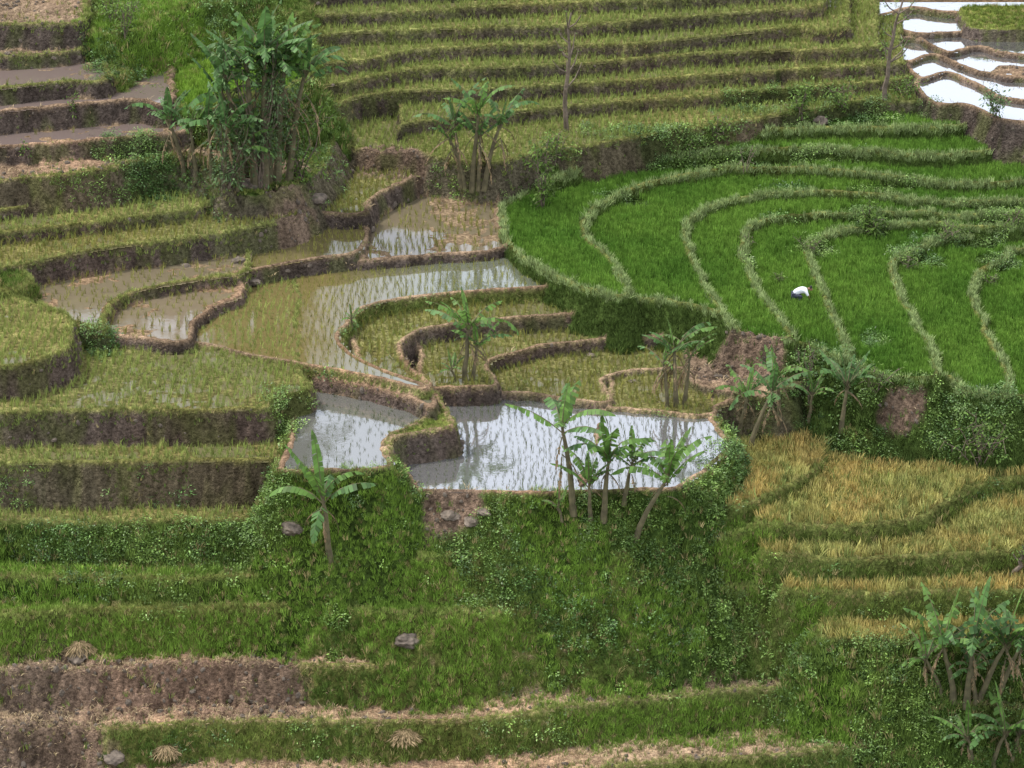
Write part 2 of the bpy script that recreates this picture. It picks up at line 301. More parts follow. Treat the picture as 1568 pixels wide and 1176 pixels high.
_,nz=noise_val(nt,5,0,1,3); bp=N(nt,'ShaderNodeBump'); bp.inputs['Strength'].default_value=.10; bp.inputs['Distance'].default_value=.02
nt.links.new(nz.outputs[0],bp.inputs['Height']); nt.links.new(bp.outputs[0],gl.inputs['Normal']); nt.links.new(mx.outputs[0],out.inputs[0])
# ---------------------------------------------------------------- terrain object
nx,ny=GX.shape; V=np.stack([GX.ravel(),GY.ravel(),H.ravel()],1)
I=np.arange(nx*ny).reshape(nx,ny); Q=np.stack([I[:-1,:-1].ravel(),I[1:,:-1].ravel(),I[1:,1:].ravel(),I[:-1,1:].ravel()],1)
me=fastmesh('terraced_hillside',V,Q); ca=me.color_attributes.new('gcol','FLOAT_COLOR','POINT')
ca.data.foreach_set('color',np.concatenate([C.reshape(-1,3),np.ones((nx*ny,1))],1).astype(np.float32).ravel())
link('terraced_hillside',me,[mt])
WX=GX[o:o+len(fx):2,o:o+len(fy):2]; WY=GY[o:o+len(fx):2,o:o+len(fy):2]; WH=H[o:o+len(fx):2,o:o+len(fy):2]
VV=[];QQ=[];CC=[];off=0
wtint={'P2':(.12,.12,.12,2.75),'P1':(.11,.11,.10,1.9),'P4':(.125,.10,.04,.8),'P5':(.12,.11,.08,1.9),'d':(.12,.10,.045,1.0),'e':(.14,.115,.075,1.2),'M1':(.14,.115,.075,1.1),'M2':(.15,.12,.08,1.1)}
for i,t in enumerate(T):
    if t[3] not in('pond','pondrice','mud','rice'): continue
    sd=bil(SD[i],WX,WY,cx[0],cy[0],DC,DC); z=t[1]-(.0 if t[3] in('pond','pondrice') else .02)
    if t[3]=='rice': z=t[1]-.04
    m=(sd<-.08)&(WH<z+.12); m=m[:-1,:-1]|m[1:,:-1]|m[:-1,1:]|m[1:,1:]
    m&=(sd[:-1,:-1]<.0)
    idx=np.argwhere(m)
    if len(idx)==0: continue
    a,b_=WX.shape; J=np.arange(a*b_).reshape(a,b_); q=np.stack([J[idx[:,0],idx[:,1]],J[idx[:,0]+1,idx[:,1]],J[idx[:,0]+1,idx[:,1]+1],J[idx[:,0],idx[:,1]+1]],1)
    uq,inv=np.unique(q,return_inverse=True); inv=inv.reshape(-1,4)
    VV.append(np.stack([WX.ravel()[uq],WY.ravel()[uq],np.full(len(uq),z)],1)); QQ.append(inv+off); off+=len(uq)
    c=wtint.get(t[0],(.13,.13,.13,3.2) if t[0][0]=='K' else ((.12,.11,.055,.5) if t[3]=='rice' else (.13,.10,.09,1.0)))
    cc=np.tile(np.array(c),(len(uq),1))
    if t[0]=='P4':
        x=WX.ravel()[uq]; f=np.clip((x+6.0)/4,0,1)[:,None]; cc=cc*(1-f)+np.array([.11,.12,.09,1.6])*f
    CC.append(cc)
me=fastmesh('paddy_water',np.concatenate(VV),np.concatenate(QQ)); ca=me.color_attributes.new('wcol','FLOAT_COLOR','POINT')
ca.data.foreach_set('color',np.concatenate(CC).astype(np.float32).ravel()); link('paddy_water',me,[mw])
# ---------------------------------------------------------------- prototypes
def blades(n,h0,h1,spread,w,lean,rnd,droop=0):
    V=[];Fc=[]
    for i in range(n):
        a=rnd.uniform(0,6.283); r=spread*math.sqrt(rnd.random()); bx,by=r*math.cos(a),r*math.sin(a)
        az=a+rnd.uniform(-.8,.8); h=rnd.uniform(h0,h1); l=lean*rnd.uniform(.2,1)*h
        fxx=rnd.uniform(0,6.283); wx,wy=math.cos(fxx)*w/2,math.sin(fxx)*w/2
        m=(bx+l*.35*math.cos(az),by+l*.35*math.sin(az),h*.6); t=(bx+l*math.cos(az),by+l*math.sin(az),h*(1-droop*rnd.random()))
        k=len(V); V+=[(bx-wx,by-wy,-.03),(bx+wx,by+wy,-.03),(m[0]+wx*.8,m[1]+wy*.8,m[2]),(m[0]-wx*.8,m[1]-wy*.8,m[2]),t]
        Fc+=[(k,k+1,k+2,k+3),(k+3,k+2,k+4)]
    return V,Fc
def leafblob(n,R,Hh,s0,s1,rnd):
    V=[];Fc=[]
    for i in range(n):
        a=rnd.uniform(0,6.283); ph=math.acos(rnd.uniform(-.1,1)); r=R*(rnd.random()**.35)
        p=Vector((r*math.sin(ph)*math.cos(a),r*math.sin(ph)*math.sin(a),Hh*(r/R)*math.cos(ph)*rnd.uniform(.7,1.1)))
        leaf(V,Fc,p,Vector((math.cos(a)+rnd.gauss(0,.5),math.sin(a)+rnd.gauss(0,.5),rnd.uniform(-.5,.7))),rnd.uniform(s0,s1),.5,rnd)
    return V,Fc
def leaf(V,Fc,p,d,L,asp,rnd):
    d=d.normalized(); sde=d.cross(Vector((rnd.gauss(0,.4),rnd.gauss(0,.4),1))).normalized(); up=sde.cross(d)
    k=len(V); V+=[tuple(p),tuple(p+d*L*.5+sde*L*asp*.5-up*L*.06),tuple(p+d*L-up*L*.15),tuple(p+d*L*.5-sde*L*asp*.5-up*L*.06)]
    Fc+=[(k,k+1,k+2),(k,k+2,k+3)]
def proto(cname,lst,mat):
    col=bpy.data.collections.new(cname)
    for i,(V,Fc) in enumerate(lst):
        me=bpy.data.meshes.new(cname); me.from_pydata(V,[],Fc); me.update(); me.materials.append(mat)
        ob=bpy.data.objects.new(f"{cname}_{i}",me); col.objects.link(ob)
    return col
R=random.Random(3)
p_grass=proto('grass_tuft',[blades(12,.10,.26,.11,.02,.7,R) for _ in range(4)],m_blade)
p_rice=proto('rice_seedling',[blades(7,.16,.28,.04,.015,.45,R) for _ in range(4)],m_blade)
p_tall=proto('rice_tuft',[blades(12,.28,.42,.11,.02,.35,R,.15) for _ in range(4)],m_blade)
p_weed=proto('weed_clump',[leafblob(46,.2,.22,.035,.08,R) for _ in range(4)],m_leaf)
p_bush=proto('bush_clump',[leafblob(260,.42,.5,.045,.10,R) for _ in range(4)],m_leaf)
p_straw=proto('straw_bit',[blades(7,.02,.06,.12,.02,5,R) for _ in range(3)],m_blade)
def rockmesh(seed,r=.5):
    import bmesh
    bm=bmesh.new(); bmesh.ops.create_icosphere(bm,subdivisions=3,radius=1)
    for v in bm.verts:
        n=v.co.copy(); f=.55+.9*float(fbm(n.x*1.3+seed*3.1,n.y*1.3+n.z*1.7,.8,3,seed)); v.co=Vector((n.x*1.3,n.y,n.z*.7))*f*r
    me=bpy.data.meshes.new('rock'); bm.to_mesh(me); bm.free(); me.materials.append(m_rock); return me
col=bpy.data.collections.new('stone')
for i in range(3): col.objects.link(bpy.data.objects.new(f'stone_{i}',rockmesh(i+2,1.)))
p_stone=col
def scatter(name,pts,scl,tint,coll,nv,tilt=.25):
    n=len(pts); me=bpy.data.meshes.new(name); me.vertices.add(n); me.vertices.foreach_set('co',np.ascontiguousarray(pts,np.float32).ravel())
    a=me.attributes.new('scl','FLOAT','POINT'); a.data.foreach_set('value',np.asarray(scl,np.float32))
    rot=np.stack([rng.normal(0,tilt,n),rng.normal(0,tilt,n),rng.random(n)*6.283],1).astype(np.float32)
    a=me.attributes.new('rot','FLOAT_VECTOR','POINT'); a.data.foreach_set('vector',rot.ravel())
    a=me.attributes.new('idx','INT','POINT'); a.data.foreach_set('value',rng.integers(0,nv,n).astype(np.int32))
    a=me.attributes.new('tint','FLOAT_COLOR','POINT'); a.data.foreach_set('color',np.concatenate([np.clip(tint,0.004,.8),np.ones((n,1))],1).astype(np.float32).ravel())
    ob=link(name,me); g=bpy.data.node_groups.new(name,'GeometryNodeTree')
    g.interface.new_socket('Geometry',in_out='INPUT',socket_type='NodeSocketGeometry'); g.interface.new_socket('Geometry',in_out='OUTPUT',socket_type='NodeSocketGeometry')
    gi=g.nodes.new('NodeGroupInput'); go=g.nodes.new('NodeGroupOutput'); ip=g.nodes.new('GeometryNodeInstanceOnPoints')
    ci=g.nodes.new('GeometryNodeCollectionInfo'); ci.inputs['Collection'].default_value=coll; ci.inputs['Separate Children'].default_value=True; ci.inputs['Reset Children'].default_value=True
    def na(nm,dt):
        q=g.nodes.new('GeometryNodeInputNamedAttribute'); q.data_type=dt; q.inputs['Name'].default_value=nm; return q.outputs['Attribute']
    er=g.nodes.new('FunctionNodeEulerToRotation'); g.links.new(na('rot','FLOAT_VECTOR'),er.inputs[0])
    g.links.new(gi.outputs[0],ip.inputs['Points']); g.links.new(ci.outputs[0],ip.inputs['Instance']); ip.inputs['Pick Instance'].default_value=True
    g.links.new(na('idx','INT'),ip.inputs['Instance Index']); g.links.new(er.outputs[0],ip.inputs['Rotation']); g.links.new(na('scl','FLOAT'),ip.inputs['Scale'])
    g.links.new(ip.outputs[0],go.inputs[0]); md=ob.modifiers.new('scatter','NODES'); md.node_group=g
    return ob
sl=(slice(o,o+len(fx)),slice(o,o+len(fy)))
f_=lambda A:A[sl]
fS,fW,fT,fR,fB,fI=f_(S),f_(W),f_(tread),f_(riser),f_(bund),f_(isr); fPS,fPB,fPG=f_(PS),f_(PB),f_(PG); FX,FY=f_(GX),f_(GY); fn3=f_(n3); fn2=f_(n2)
isG=f_(isGr); isT_=np.isin(fW,[i for i,t in enumerate(T) if t[0][0]=='T'])
g0,g1=np.gradient(Hf,.06,.045); area=np.clip(np.sqrt(1+g0**2+g1**2),1,4.5)*.06*.045
trap=(np.abs(FX)<16.5+(FY+12)*.11)
def sample(dens):
    lam=np.clip(dens,0,4000)*area*trap; n=rng.poisson(lam); idx=np.argwhere(n>0); rep=n[n>0]; idx=np.repeat(idx,rep,axis=0)
    x=FX[idx[:,0],idx[:,1]]+rng.uniform(-.03,.03,len(idx)); y=FY[idx[:,0],idx[:,1]]+rng.uniform(-.022,.022,len(idx))
    return x,y,hz(x,y),idx
def ti(s): return TR.index(s)
fl=lambda s:fT==ti(s)
lipband=np.clip(1.2-np.abs(fS+.04)/.15,0,1)
rd=np.choose(fR,[6,18,105,80]); 
patchy=np.clip(.4+fn3*5,0.0,1.8)
dg=np.where(fI,rd*np.where(fR<2,patchy,np.clip(.8+fn3,.5,1.3)),0)
dg=dg+np.where(fB==2,lipband*np.where(isT_,60,90)*np.clip(1+fn3*3,.2,1.6),0)+np.where(fB==1,lipband*9*patchy,0)
dg=dg+np.where(~fI,np.where(fl('grass'),110,np.where(fl('weed'),90,np.where(fl('debris'),12*patchy,np.where(fl('soil'),8*patchy,0)))),0)+fPG*60
dg*=(1-.93*fPS)
x,y,z,ix=sample(dg)
i0,i1=ix[:,0],ix[:,1]
base=np.array([.145,.19,.045]); dk=np.array([.085,.135,.03]); ye=np.array([.27,.28,.10]); br=np.array([.15,.25,.04])  # ye paints a lit edge into the grass along terrace lips
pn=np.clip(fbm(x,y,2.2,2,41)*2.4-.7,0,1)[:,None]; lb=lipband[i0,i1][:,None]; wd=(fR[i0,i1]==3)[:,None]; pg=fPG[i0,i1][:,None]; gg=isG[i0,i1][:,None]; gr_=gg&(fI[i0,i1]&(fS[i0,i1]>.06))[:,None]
tint=base*(1-pn)+dk*pn; tint=np.where(wd,tint*.6+dk*.5,tint); tint=tint*(1-pg*.8)+br*pg*.8; tint=np.where(gg,np.array([.17,.23,.09]),tint); tint=tint*(1-.55*lb)+np.where(gg,np.array([.26,.32,.14]),ye)*.55*lb; tint=np.where(gr_,np.array([.075,.115,.03]),tint)  # green-field riser grass tinted darker to paint its shaded side
dr=(rng.random(len(x))<.10)[:,None]&~gg; tint=np.where(dr,np.array([.28,.23,.11]),tint); tint*=rng.uniform(.6,1.4,(len(x),1))
sc=np.choose(fR[i0,i1],[.5,.5,.75,.95])*np.where(fB[i0,i1]==1,.7,1.); sc=np.where(gg[:,0],.75,sc); sc=np.where((lb[:,0]>.3)&~gg[:,0],np.minimum(sc,.5),sc)
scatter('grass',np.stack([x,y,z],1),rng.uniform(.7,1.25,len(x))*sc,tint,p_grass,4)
dw=np.where(fI&(fR==3),13,np.where(fI&(fR==1),3*patchy,np.where(fI&(fR==2)&~isG,3*patchy,np.where(fl('weed')&~fI,9,0))))+fPB*24
dw*=(1-fPS)*(1-.6*fPG)*np.clip(1+fn3*4,.1,2.)
x,y,z,ix=sample(dw); pn=np.clip(fbm(x,y,1.6,2,51)*2.6-.8,0,1)[:,None]
tint=np.array([.06,.12,.03])*(1-pn)+np.array([.14,.225,.05])*pn; tint*=rng.uniform(.5,1.5,(len(x),1))
scatter('weeds',np.stack([x,y,z-.03],1),rng.uniform(.55,1.4,len(x)),tint,p_weed,4)
db=fPB*1.6+np.where(fI&(fR==3),.2,0); db*=(1-fPS)
x,y,z,ix=sample(db); pn=rng.random((len(x),1)); tint=np.array([.055,.11,.03])*(1-pn)+np.array([.12,.20,.05])*pn
scatter('bushes',np.stack([x,y,z-.08],1),rng.uniform(.35,1.0,len(x)),tint,p_bush,4)
dd=np.where(~fI&fl('green')&(fS<-.24),100,0)+np.where(~fI&fl('lgreen')&(fS<-.12),60,0); dd=dd*(1-np.clip(fPB*1.6,0,1))
x,y,z,ix=sample(dd); pn=np.clip(fbm(x,y,3,3,61)*2.6-.8,0,1)[:,None]; lg=fl('lgreen')[ix[:,0],ix[:,1]][:,None]
tint=np.array([.085,.175,.028])*(1-pn)+np.array([.14,.245,.042])*pn; tint=np.where(lg,tint*np.array([1.5,1.3,1.2]),tint); tint*=rng.uniform(.65,1.35,(len(x),1))
scatter('green_rice',np.stack([x,y,z],1),rng.uniform(.45,.75,len(x)),tint,p_tall,4,.12)
dd=np.where(~fI&fl('gold')&(fS<-.12),75*np.clip(1+fn3*1.5,.4,1.2),0)
x,y,z,ix=sample(dd); pn=np.clip(fbm(x,y,1.5,3,71)*2.4-.7,0,1)[:,None]
tint=np.array([.43,.33,.12])*(1-pn)+np.array([.32,.32,.11])*pn; gr=(rng.random(len(x))<.2)[:,None]; tint=np.where(gr,np.array([.18,.22,.07]),tint); tint*=rng.uniform(.5,1.35,(len(x),1))
scatter('golden_rice',np.stack([x,y,z],1),rng.uniform(.7,1.1,len(x)),tint,p_tall,4,.28)
sx,sy=.21,.24
LX,LY=np.meshgrid(np.arange(X0,X1,sx),np.arange(Y0,Y1,sy),indexing='ij'); x=LX.ravel(); y=LY.ravel()
x=x+.5*(fbm(x,y,6,2,81)-.5)*3+rng.normal(0,.022,len(x)); y=y+(fbm(x,y,6,2,91)-.5)*3+rng.normal(0,.025,len(y))
ok=(x>X0+.2)&(x<X1-.2)&(y>Y0+.2)&(y<Y1-.2); x,y=x[ok],y[ok]
cs,cT,cI,cW=cell(S,x,y),cell(tread,x,y),cell(isr,x,y),cell(W,x,y)
names=np.array([t[0] for t in T]); tn=names[cW]
keepp=np.where(cT==ti('rice'),1.,np.where(cT==ti('pondrice'),.97,np.where(cT==ti('mud'),.45,np.where((tn=='P2'),.95,np.where(tn=='P1',.5,0)))))
keepp=np.where(np.char.startswith(tn.astype(str),'X'),.05,keepp)
k=(~cI)&(cs<-.22)&(rng.random(len(x))<keepp)
x,y,tn,cT=x[k],y[k],tn[k],cT[k]; z=hz(x,y)
isT=np.array([s[0] in'TLYK' or s in('a','b') for s in tn])[:,None]
tint=np.where(isT,np.array([.23,.28,.075]),np.array([.21,.21,.055]))*rng.uniform(.7,1.3,(len(x),1))
thin=(tn=='P2')|(tn=='P1'); tint=np.where(thin[:,None],np.array([.09,.11,.05]),tint)
scatter('rice_seedlings',np.stack([x,y,z+.02],1),np.where(thin,.8,1.)*rng.uniform(.75,1.1,len(x)),tint,p_rice,4,.15)
isTT=np.isin(fW,[i for i,t in enumerate(T) if t[0][0]=='T' or t[0] in('LT3','LT4','K6')])
dd=np.where(~fI&fl('rice')&(fS<-.12),np.where(isTT,40,20),0); x,y,z,ix=sample(dd)
scatter('young_rice',np.stack([x,y,z],1),rng.uniform(.45,.85,len(x)),np.array([.23,.28,.085])*rng.uniform(.6,1.35,(len(x),1)),p_rice,4,.2)
dd=np.where(~fI&fl('debris'),45,0)+np.where(~fI&fl('soil'),12,0)+fPS*6+np.where((fB==1),lipband*4,0)
x,y,z,ix=sample(dd); scatter('straw_litter',np.stack([x,y,z+.02],1),rng.uniform(.5,1.2,len(x)),np.array([.36,.28,.17])*rng.uniform(.5,1.3,(len(x),1)),p_straw,3,.3)
dd=np.where(fI&(fR==0),1.4,0)+np.where(~fI&(fl('debris')|fl('soil')),3,0)+fPS*5
x,y,z,ix=sample(dd); scatter('stones',np.stack([x,y,z],1),np.exp(np.clip(rng.normal(-3.1,.4,len(x)),-5,-2.4)),np.full((len(x),3),.2),p_stone,3,1.)
# ---------------------------------------------------------------- plants
def tube(V,Fc,MI,pts,rad,mi,seg=6):
    rings=[]
    for i,p in enumerate(pts):
        d=(pts[min(i+1,len(pts)-1)]-pts[max(i-1,0)]).normalized(); a=d.cross(Vector((0.3,1,.1))).normalized(); b=d.cross(a)
        r=[]
        for j in range(seg):
            an=6.2832*j/seg; r.append(len(V)); V.append(tuple(p+(a*math.cos(an)+b*math.sin(an))*rad[i]))
        rings.append(r)
    for i in range(len(rings)-1):
        for j in range(seg):
            Fc.append((rings[i][j],rings[i][(j+1)%seg],rings[i+1][(j+1)%seg],rings[i+1][j])); MI.append(mi)
def finish(name,V,Fc,MI,mats,loc):
    me=bpy.data.meshes.new(name); me.from_pydata(V,[],Fc); me.update(); ob=link(name,me,mats); me.polygons.foreach_set('material_index',MI); ob.location=loc; return ob
def bleaf(V,Fc,MI,p,az,el,L,Wd,droop,mi,tatter,rnd):
    n=15; dl=L/n; pos=Vector(p); mids=[pos.copy()]; dirs=[]; aa=az
    for i in range(n):
        e=el-droop*(i/n)**1.3; aa+=rnd.gauss(0,.04); d=Vector((math.cos(aa)*math.cos(e),math.sin(aa)*math.cos(e),math.sin(e))); dirs.append(d); pos=pos+d*dl; mids.append(pos.copy())
    tube(V,Fc,MI,mids[::3],[.022,.018,.014,.01,.006,.004][:len(mids[::3])],1,4)
    for s in(-1,1):
        for i in range(2,n):
            t=(i-1)/(n-1); t2=i/(n-1)
            w0=Wd*.5*math.sin(math.pi*min(1,.08+t*.92))**.6; w1=Wd*.5*math.sin(math.pi*min(.995,.08+t2*.92))**.6 if t2<1 else .02
            if rnd.random()<tatter*.25: continue
            q=1-(tatter*rnd.random()*.55); sd=Vector((-math.sin(aa),math.cos(aa),0))*s
            sd=(sd*math.cos(.45)+Vector((0,0,-1))*math.sin(.45+tatter*rnd.uniform(0,.9))).normalized(); sl_=dirs[i]*dl*rnd.uniform(.1,.6)
            gap=dirs[i]*dl*(.12*tatter)
            k=len(V); V.extend([tuple(mids[i]),tuple(mids[i+1]),tuple(mids[i+1]+sd*w1*q+sl_-gap),tuple(mids[i]+sd*w0*q+sl_+gap)])
            Fc.append((k,k+1,k+2,k+3)); MI.append(mi)
def banana(u,v,hpx,lean=0,nl=8,seed=0,tatter=.6,dead=4,dark=False,nm='banana_tree',stemf=.55,up=1.35):
    rnd=random.Random(seed); p=hit(u,v); Hm=hpx/scl_at(p); V=[];Fc=[];MI=[]
    hs=Hm*stemf; lx=lean/scl_at(p); ly=rnd.uniform(-.1,.1)
    pts=[Vector((lx*(t**1.4)+rnd.gauss(0,.015),ly*t,hs*t-.1)) for t in[0,.25,.5,.75,1]]; r=.016*Hm+.03
    tube(V,Fc,MI,pts,[r*1.3,r,r*.85,r*.7,r*.45],1,8); top=pts[-1]
    for i in range(nl):
        az=i*2.4+rnd.uniform(-.5,.5); L=min(Hm*rnd.uniform(.38,.62),1.9); el=up-rnd.uniform(0,.7)
        bleaf(V,Fc,MI,top-Vector((0,0,.08*i*Hm/nl)),az,el,L,L*.28,rnd.uniform(.4,2.2),0 if rnd.random()<.6 else 3,tatter,rnd)
    bleaf(V,Fc,MI,top,rnd.uniform(0,6),1.45,Hm*(1-stemf),Hm*.1,.25,0,.1,rnd)
    for i in range(dead):
        az=rnd.uniform(0,6.28); bleaf(V,Fc,MI,top-Vector((0,0,hs*rnd.uniform(.05,.35))),az,-.3-rnd.random()*.5,hs*rnd.uniform(.35,.6),.16,1.1,2,.9,rnd)
    return finish(nm,V,Fc,MI,[m_band if dark else m_ban,m_stem,m_dry,m_band],tuple(p))
def shrub(u,v,hpx,wpx,nst=7,nleaf=500,ls=.11,seed=0,nm='shrub',dark=False,low=.35,asp=.5,thick=.02):
    rnd=random.Random(seed); p=hit(u,v); s=scl_at(p); Hm=hpx/s; Wm=wpx/s/2; V=[];Fc=[];MI=[]
    for i in range(nst):
        az=rnd.uniform(0,6.28); rr=Wm*rnd.uniform(.15,.95); hh=Hm*rnd.uniform(.7,1.05)*(1-.25*rr/Wm)
        b0=Vector((rnd.gauss(0,.08)*Wm,rnd.gauss(0,.08)*Wm,-.1)); pts=[]
        for t in np.linspace(0,1,7): pts.append(b0+Vector((math.cos(az)*rr*t**1.3+rnd.gauss(0,.02)*Hm*t,math.sin(az)*rr*t**1.3*.8,hh*t)))
        tube(V,Fc,MI,pts,[thick*Hm/2*(1-.8*t) +.006 for t in np.linspace(0,1,7)],1,5)
        clumps=[pts[-1]]
        for c in range(5):
            t=rnd.uniform(low,1); k=min(5,int(t*6)); q=pts[k].lerp(pts[k+1],t*6-k); off=Vector((rnd.gauss(0,1),rnd.gauss(0,1),rnd.gauss(0,.8)))*Wm*.2
            tube(V,Fc,MI,[q,q+off*.6,q+off],[.012,.009,.005],1,4); clumps.append(q+off)
        for j in range(nleaf//nst):
            c=rnd.choice(clumps); a=Vector((rnd.gauss(0,1),rnd.gauss(0,1),rnd.gauss(0,.9))); n0=len(Fc)
            leaf(V,Fc,c+a*Wm*.13,a+Vector((0,0,-.2)),ls*rnd.uniform(.6,1.4),asp,rnd); MI+= [0]*(len(Fc)-n0)
    return finish(nm,V,Fc,MI,[m_shrd if dark else m_shr,m_bark],tuple(p))
def slim(u,v,hpx,lean,seed,leaves=60,nm='slender_tree'):
    rnd=random.Random(seed); p=hit(u,v); s=scl_at(p); Hm=hpx/s; V=[];Fc=[];MI=[]
    pts=[Vector((lean/s*t+rnd.gauss(0,.05),rnd.gauss(0,.05),Hm*t-.05)) for t in np.linspace(0,1,9)]
    tube(V,Fc,MI,pts,[.085*(1-.75*t)+.01 for t in np.linspace(0,1,9)],1,6)
    for i in range(11):
        t=rnd.uniform(.45,.98); k=int(t*8); q=pts[k]; a=rnd.uniform(0,6.28); L=Hm*rnd.uniform(.1,.26); d=Vector((math.cos(a),math.sin(a)*.6,.6)); e1=q+d*L*.6; e2=q+d*L+Vector((0,0,L*.3))
        tube(V,Fc,MI,[q,e1,e2],[.032,.024,.014],1,4)
        for j in range(leaves//9):
            n0=len(Fc); leaf(V,Fc,e1.lerp(e2,rnd.random())+Vector((rnd.gauss(0,.08),rnd.gauss(0,.08),rnd.gauss(0,.08))),Vector((rnd.gauss(0,1),rnd.gauss(0,1),-.2)),.12,.5,rnd); MI+=[0]*(len(Fc)-n0)
    return finish(nm,V,Fc,MI,[m_shr,m_bark],tuple(p))
banana(505,855,215,-8,8,1,.5,3,stemf=.5,up=1.2); banana(878,785,215,-18,7,2,.5,3,stemf=.68); banana(925,795,190,6,8,3,.6,3); banana(972,825,180,50,8,4,.5,2,stemf=.6)
banana(955,770,130,12,6,41,.6,1); banana(860,795,70,-5,5,42,.6,2,stemf=.35); banana(905,800,130,-4,6,43,.5,2)
banana(712,582,155,6,10,5,.8,6,stemf=.6,up=1.1); banana(724,582,105,8,6,51,.9,3,stemf=.6)
banana(1148,690,155,32,8,6,.8,6,dark=True,stemf=.65); banana(1133,662,115,10,6,61,.8,4); banana(1287,658,140,8,9,7,.7,3,dark=True); banana(1238,645,90,4,6,71,.6,2); banana(1195,640,125,-8,7,72,.8,5,stemf=.6)
banana(1035,622,150,-4,5,8,1.,7,stemf=.65); banana(1048,620,120,8,4,9,1.,6,stemf=.7); banana(1022,622,110,-8,4,10,1.,6,stemf=.7)
for i,(u,v,h,l) in enumerate([(705,286,150,-8),(722,290,170,10),(742,288,150,24),(713,288,110,-22),(732,288,120,5)]): banana(u,v,h,l,5,90+i,.8,5,i%2==0,stemf=.72,up=1.5)
for i,(u,v,h,l) in enumerate([(283,268,150,-22),(300,275,135,-5),(345,278,150,5),(362,288,125,14),(325,275,160,-4)]): banana(u,v,h,l,7,110+i,.7,4,i%2==0,stemf=.6)
for i,(u,v,h,l) in enumerate([(372,285,240,-22),(390,288,280,-8),(405,285,295,5),(425,280,275,16),(442,275,235,28),(398,280,250,30),(380,280,200,-35),(415,280,230,-6)]): banana(u,v,h,l,9,180+i,.6,3,i%2==0,stemf=.75,up=1.45)
for i,(u,v,h,l) in enumerate([(1460,1072,200,-20),(1480,1080,220,5),(1500,1072,200,35),(1530,1062,170,30),(1440,1062,130,-25),(1495,1075,130,-10)]): banana(u,v,h,l,9,130+i,.8,4,stemf=.5,dark=(i%2==1))
for i,(u,v,h,l) in enumerate([(1490,1168,120,-10),(1520,1174,150,15),(1550,1162,110,10)]): banana(u,v,h,l,8,150+i,.6,2,stemf=.4)
banana(538,500,46,2,5,160,.2,0,nm='banana_sapling',stemf=.4); banana(697,582,55,-4,5,161,.2,0,nm='banana_sapling',stemf=.4)
shrub(400,285,275,140,14,3000,.16,1,'tall_leafy_tree',True,.3,.35,.012); shrub(455,275,200,110,12,2200,.15,2,'tall_leafy_tree',False,.15,.4,.012); shrub(350,285,120,110,8,900,.15,21,'shrub',True,.15,.4,.012)
shrub(832,322,140,60,7,600,.14,3,'tall_shrub',False,.1,.5,.012); shrub(850,250,60,50,5,250,.11,31)
shrub(1500,712,90,130,9,750,.10,4,'small_tree',False,.3); shrub(1240,615,120,60,6,260,.09,5,'shrub',False,.3)
shrub(1525,178,55,50,6,350,.12,6,'small_tree',True); shrub(1330,365,60,60,6,600,.13,7); shrub(1228,180,60,55,6,480,.13,8); shrub(1095,210,45,50,5,300,.12,9); shrub(1290,165,50,60,5,350,.12,91); shrub(1390,150,40,60,5,300,.12,92)
shrub(1340,600,60,80,6,300,.1,10); shrub(1195,434,24,28,5,140,.09,11); shrub(45,250,52,28,3,70,.11,12,'sapling'); shrub(112,178,42,28,3,70,.11,13,'sapling')
shrub(1140,264,60,40,3,30,.08,14,'sapling'); shrub(190,60,80,60,7,500,.11,15); shrub(1150,382,40,24,3,40,.08,16,'dry_shrub'); shrub(175,35,60,60,6,400,.12,17)
shrub(1240,385,28,50,5,220,.09,301); shrub(1390,415,30,60,5,260,.09,302); shrub(1440,365,32,60,5,260,.09,303); shrub(1550,345,35,60,5,260,.09,304); shrub(1520,440,30,40,5,160,.09,305); shrub(1060,230,30,40,5,160,.09,306)
slim(865,202,190,8,1,24); slim(1350,152,160,24,2,110); slim(1550,885,60,20,3,40)
for i,(u,v,r) in enumerate([(388,432,.2),(365,400,.22),(285,408,.13),(485,305,.25),(447,808,.28),(625,982,.3),(120,1005,.28),(375,285,.32),(175,1160,.25),(905,545,.13),(967,585,.12),(1255,185,.3),(690,790,.2),(720,800,.2),(740,785,.16)]):
    p=hit(u,v); ob=link('rock',rockmesh(i+5,r)); ob.location=tuple(p); ob.rotation_euler=(0,0,i*1.3)
def heap(u,v,r):
    rnd=random.Random(int(u)); p=hit(u,v); V=[];Fc=[]
    for i in range(700):
        a=rnd.uniform(0,6.28); q=rnd.random()**.6; b0=Vector((q*r*math.cos(a),q*r*math.sin(a),(1-q*q)*r*.6)); leaf(V,Fc,b0,Vector((math.cos(a)+rnd.gauss(0,.4),math.sin(a)+rnd.gauss(0,.4),-.5+rnd.gauss(0,.3))),rnd.uniform(.12,.26),.1,rnd)
    finish('straw_heap',V,Fc,[0]*len(Fc),[m_straw],tuple(p))
heap(620,1128,.4); heap(122,992,.4); heap(255,1150,.35)
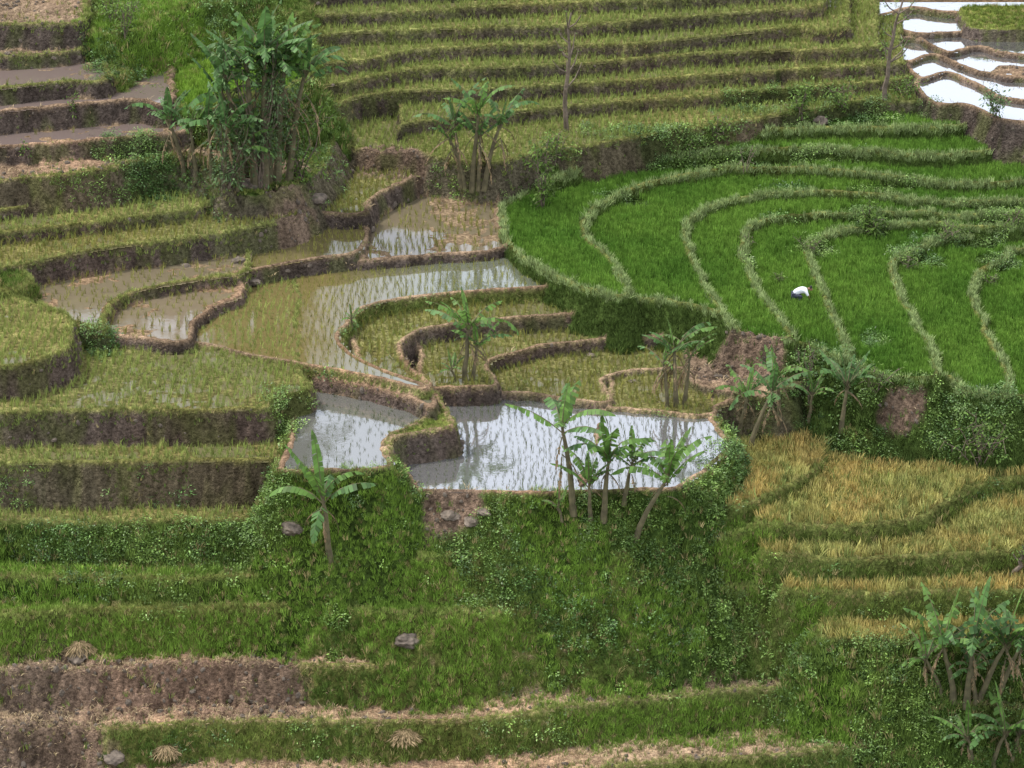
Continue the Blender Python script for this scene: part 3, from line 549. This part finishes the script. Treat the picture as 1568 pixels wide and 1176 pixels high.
# ---------------------------------------------------------------- farmer
def skinobj(name,verts,edges,rad,mat,par,root=0):
    me=bpy.data.meshes.new(name); me.from_pydata(verts,edges,[]); ob=link(name,me); ob.parent=par
    sk=ob.modifiers.new('skin','SKIN'); 
    for i,r in enumerate(rad): me.skin_vertices[0].data[i].radius=(r,r)
    me.skin_vertices[0].data[root].use_root=True
    s=ob.modifiers.new('sub','SUBSURF'); s.levels=1; s.render_levels=2; me.materials.append(mat)
    return ob
p=hit(1222,462); E=bpy.data.objects.new('farmer',None); scene.collection.objects.link(E); E.location=(p[0],p[1],p[2]-.02); E.scale=(.8,.8,.8)
skinobj('shirt_torso',[(-.18,0,.36),(-.05,0,.46),(.12,0,.54),(.26,0,.54),(.30,.17,.50),(.36,.22,.34),(.30,-.17,.50),(.38,-.22,.34),(.34,0,.56)],[(0,1),(1,2),(2,3),(3,4),(4,5),(3,6),(6,7),(3,8)],[.14,.14,.15,.13,.07,.05,.07,.05,.06],m_shirt,E)
skinobj('trousers',[(-.2,0,.32),(-.16,.1,.3),(.12,.15,.34),(-.06,.14,.07),(-.16,-.1,.3),(.14,-.15,.32),(-.04,-.14,.07)],[(0,1),(1,2),(2,3),(0,4),(4,5),(5,6)],[.13,.10,.075,.055,.10,.075,.055],m_pants,E)
sv=[];se=[];sr=[]
for sy_ in(.22,-.22):
    k=len(sv); sv+=[(.37,sy_,.34),(.44,sy_*.8,.22),(.46,sy_*.78,.15)]; sr+=[.04,.03,.028]; se+=[(k,k+1),(k+1,k+2)]
    for f in range(5):
        q=len(sv); L=[.05,.075,.085,.078,.06][f]; yy=sy_*.78+(f-2)*.02; sv+=[(.465+(.03 if f==0 else 0),yy,.15-L*.6),(.455,yy,.15-L*1.2)]; sr+=[.01,.008]; se+=[(k+2,q),(q,q+1)]
skinobj('arms_and_hands',sv,se,sr,m_skin,E)
skinobj('head',[(.36,0,.56),(.42,0,.59),(.50,0,.58),(.53,0,.52),(.56,0,.55)],[(0,1),(1,2),(2,3),(2,4)],[.05,.065,.09,.055,.03],m_skin,E)
skinobj('hair',[(.44,0,.64),(.50,0,.65),(.54,0,.62)],[(0,1),(1,2)],[.075,.085,.06],m_hair,E)
skinobj('bare_feet',[(-.08,.14,.05),(.06,.14,.02)],[(0,1)],[.05,.035],m_skin,E); skinobj('bare_foot',[(-.06,-.14,.05),(.08,-.14,.02)],[(0,1)],[.05,.035],m_skin,E)
# ---------------------------------------------------------------- light
el=math.radians(58); azv=(-.85,.3); l=math.hypot(*azv); Sv=Vector((azv[0]/l*math.cos(el),azv[1]/l*math.cos(el),math.sin(el)))
ld=bpy.data.lights.new('sun','SUN'); ld.energy=4.5; ld.angle=math.radians(6); ld.color=(1,.95,.87); lo=bpy.data.objects.new('sun',ld); scene.collection.objects.link(lo); lo.rotation_euler=Sv.to_track_quat('Z','Y').to_euler()
w=bpy.data.worlds.new('World'); scene.world=w; w.use_nodes=True; nt=w.node_tree; bg=nt.nodes['Background']; sk=nt.nodes.new('ShaderNodeTexSky'); sk.sky_type='NISHITA'; sk.sun_disc=False
sk.sun_elevation=el; sk.sun_rotation=math.atan2(Sv.x,Sv.y); sk.dust_density=2
tcn=nt.nodes.new('ShaderNodeTexCoord'); nz=nt.nodes.new('ShaderNodeTexNoise'); nz.inputs['Scale'].default_value=2.2; nz.inputs['Detail'].default_value=5; nt.links.new(tcn.outputs['Generated'],nz.inputs['Vector'])
mr=nt.nodes.new('ShaderNodeMapRange'); mr.inputs['From Min'].default_value=.35; mr.inputs['From Max'].default_value=.6; mr.inputs['To Min'].default_value=.5; mr.inputs['To Max'].default_value=.95; nt.links.new(nz.outputs[0],mr.inputs['Value'])
mx=nt.nodes.new('ShaderNodeMix'); mx.data_type='RGBA'; nt.links.new(mr.outputs[0],mx.inputs['Factor']); nt.links.new(sk.outputs[0],mx.inputs[6]); mx.inputs[7].default_value=(12.6,12.9,13.6,1); nt.links.new(mx.outputs[2],bg.inputs[0]); bg.inputs[1].default_value=.14
scene.view_settings.view_transform='Standard'; scene.view_settings.look='None'; scene.view_settings.exposure=0
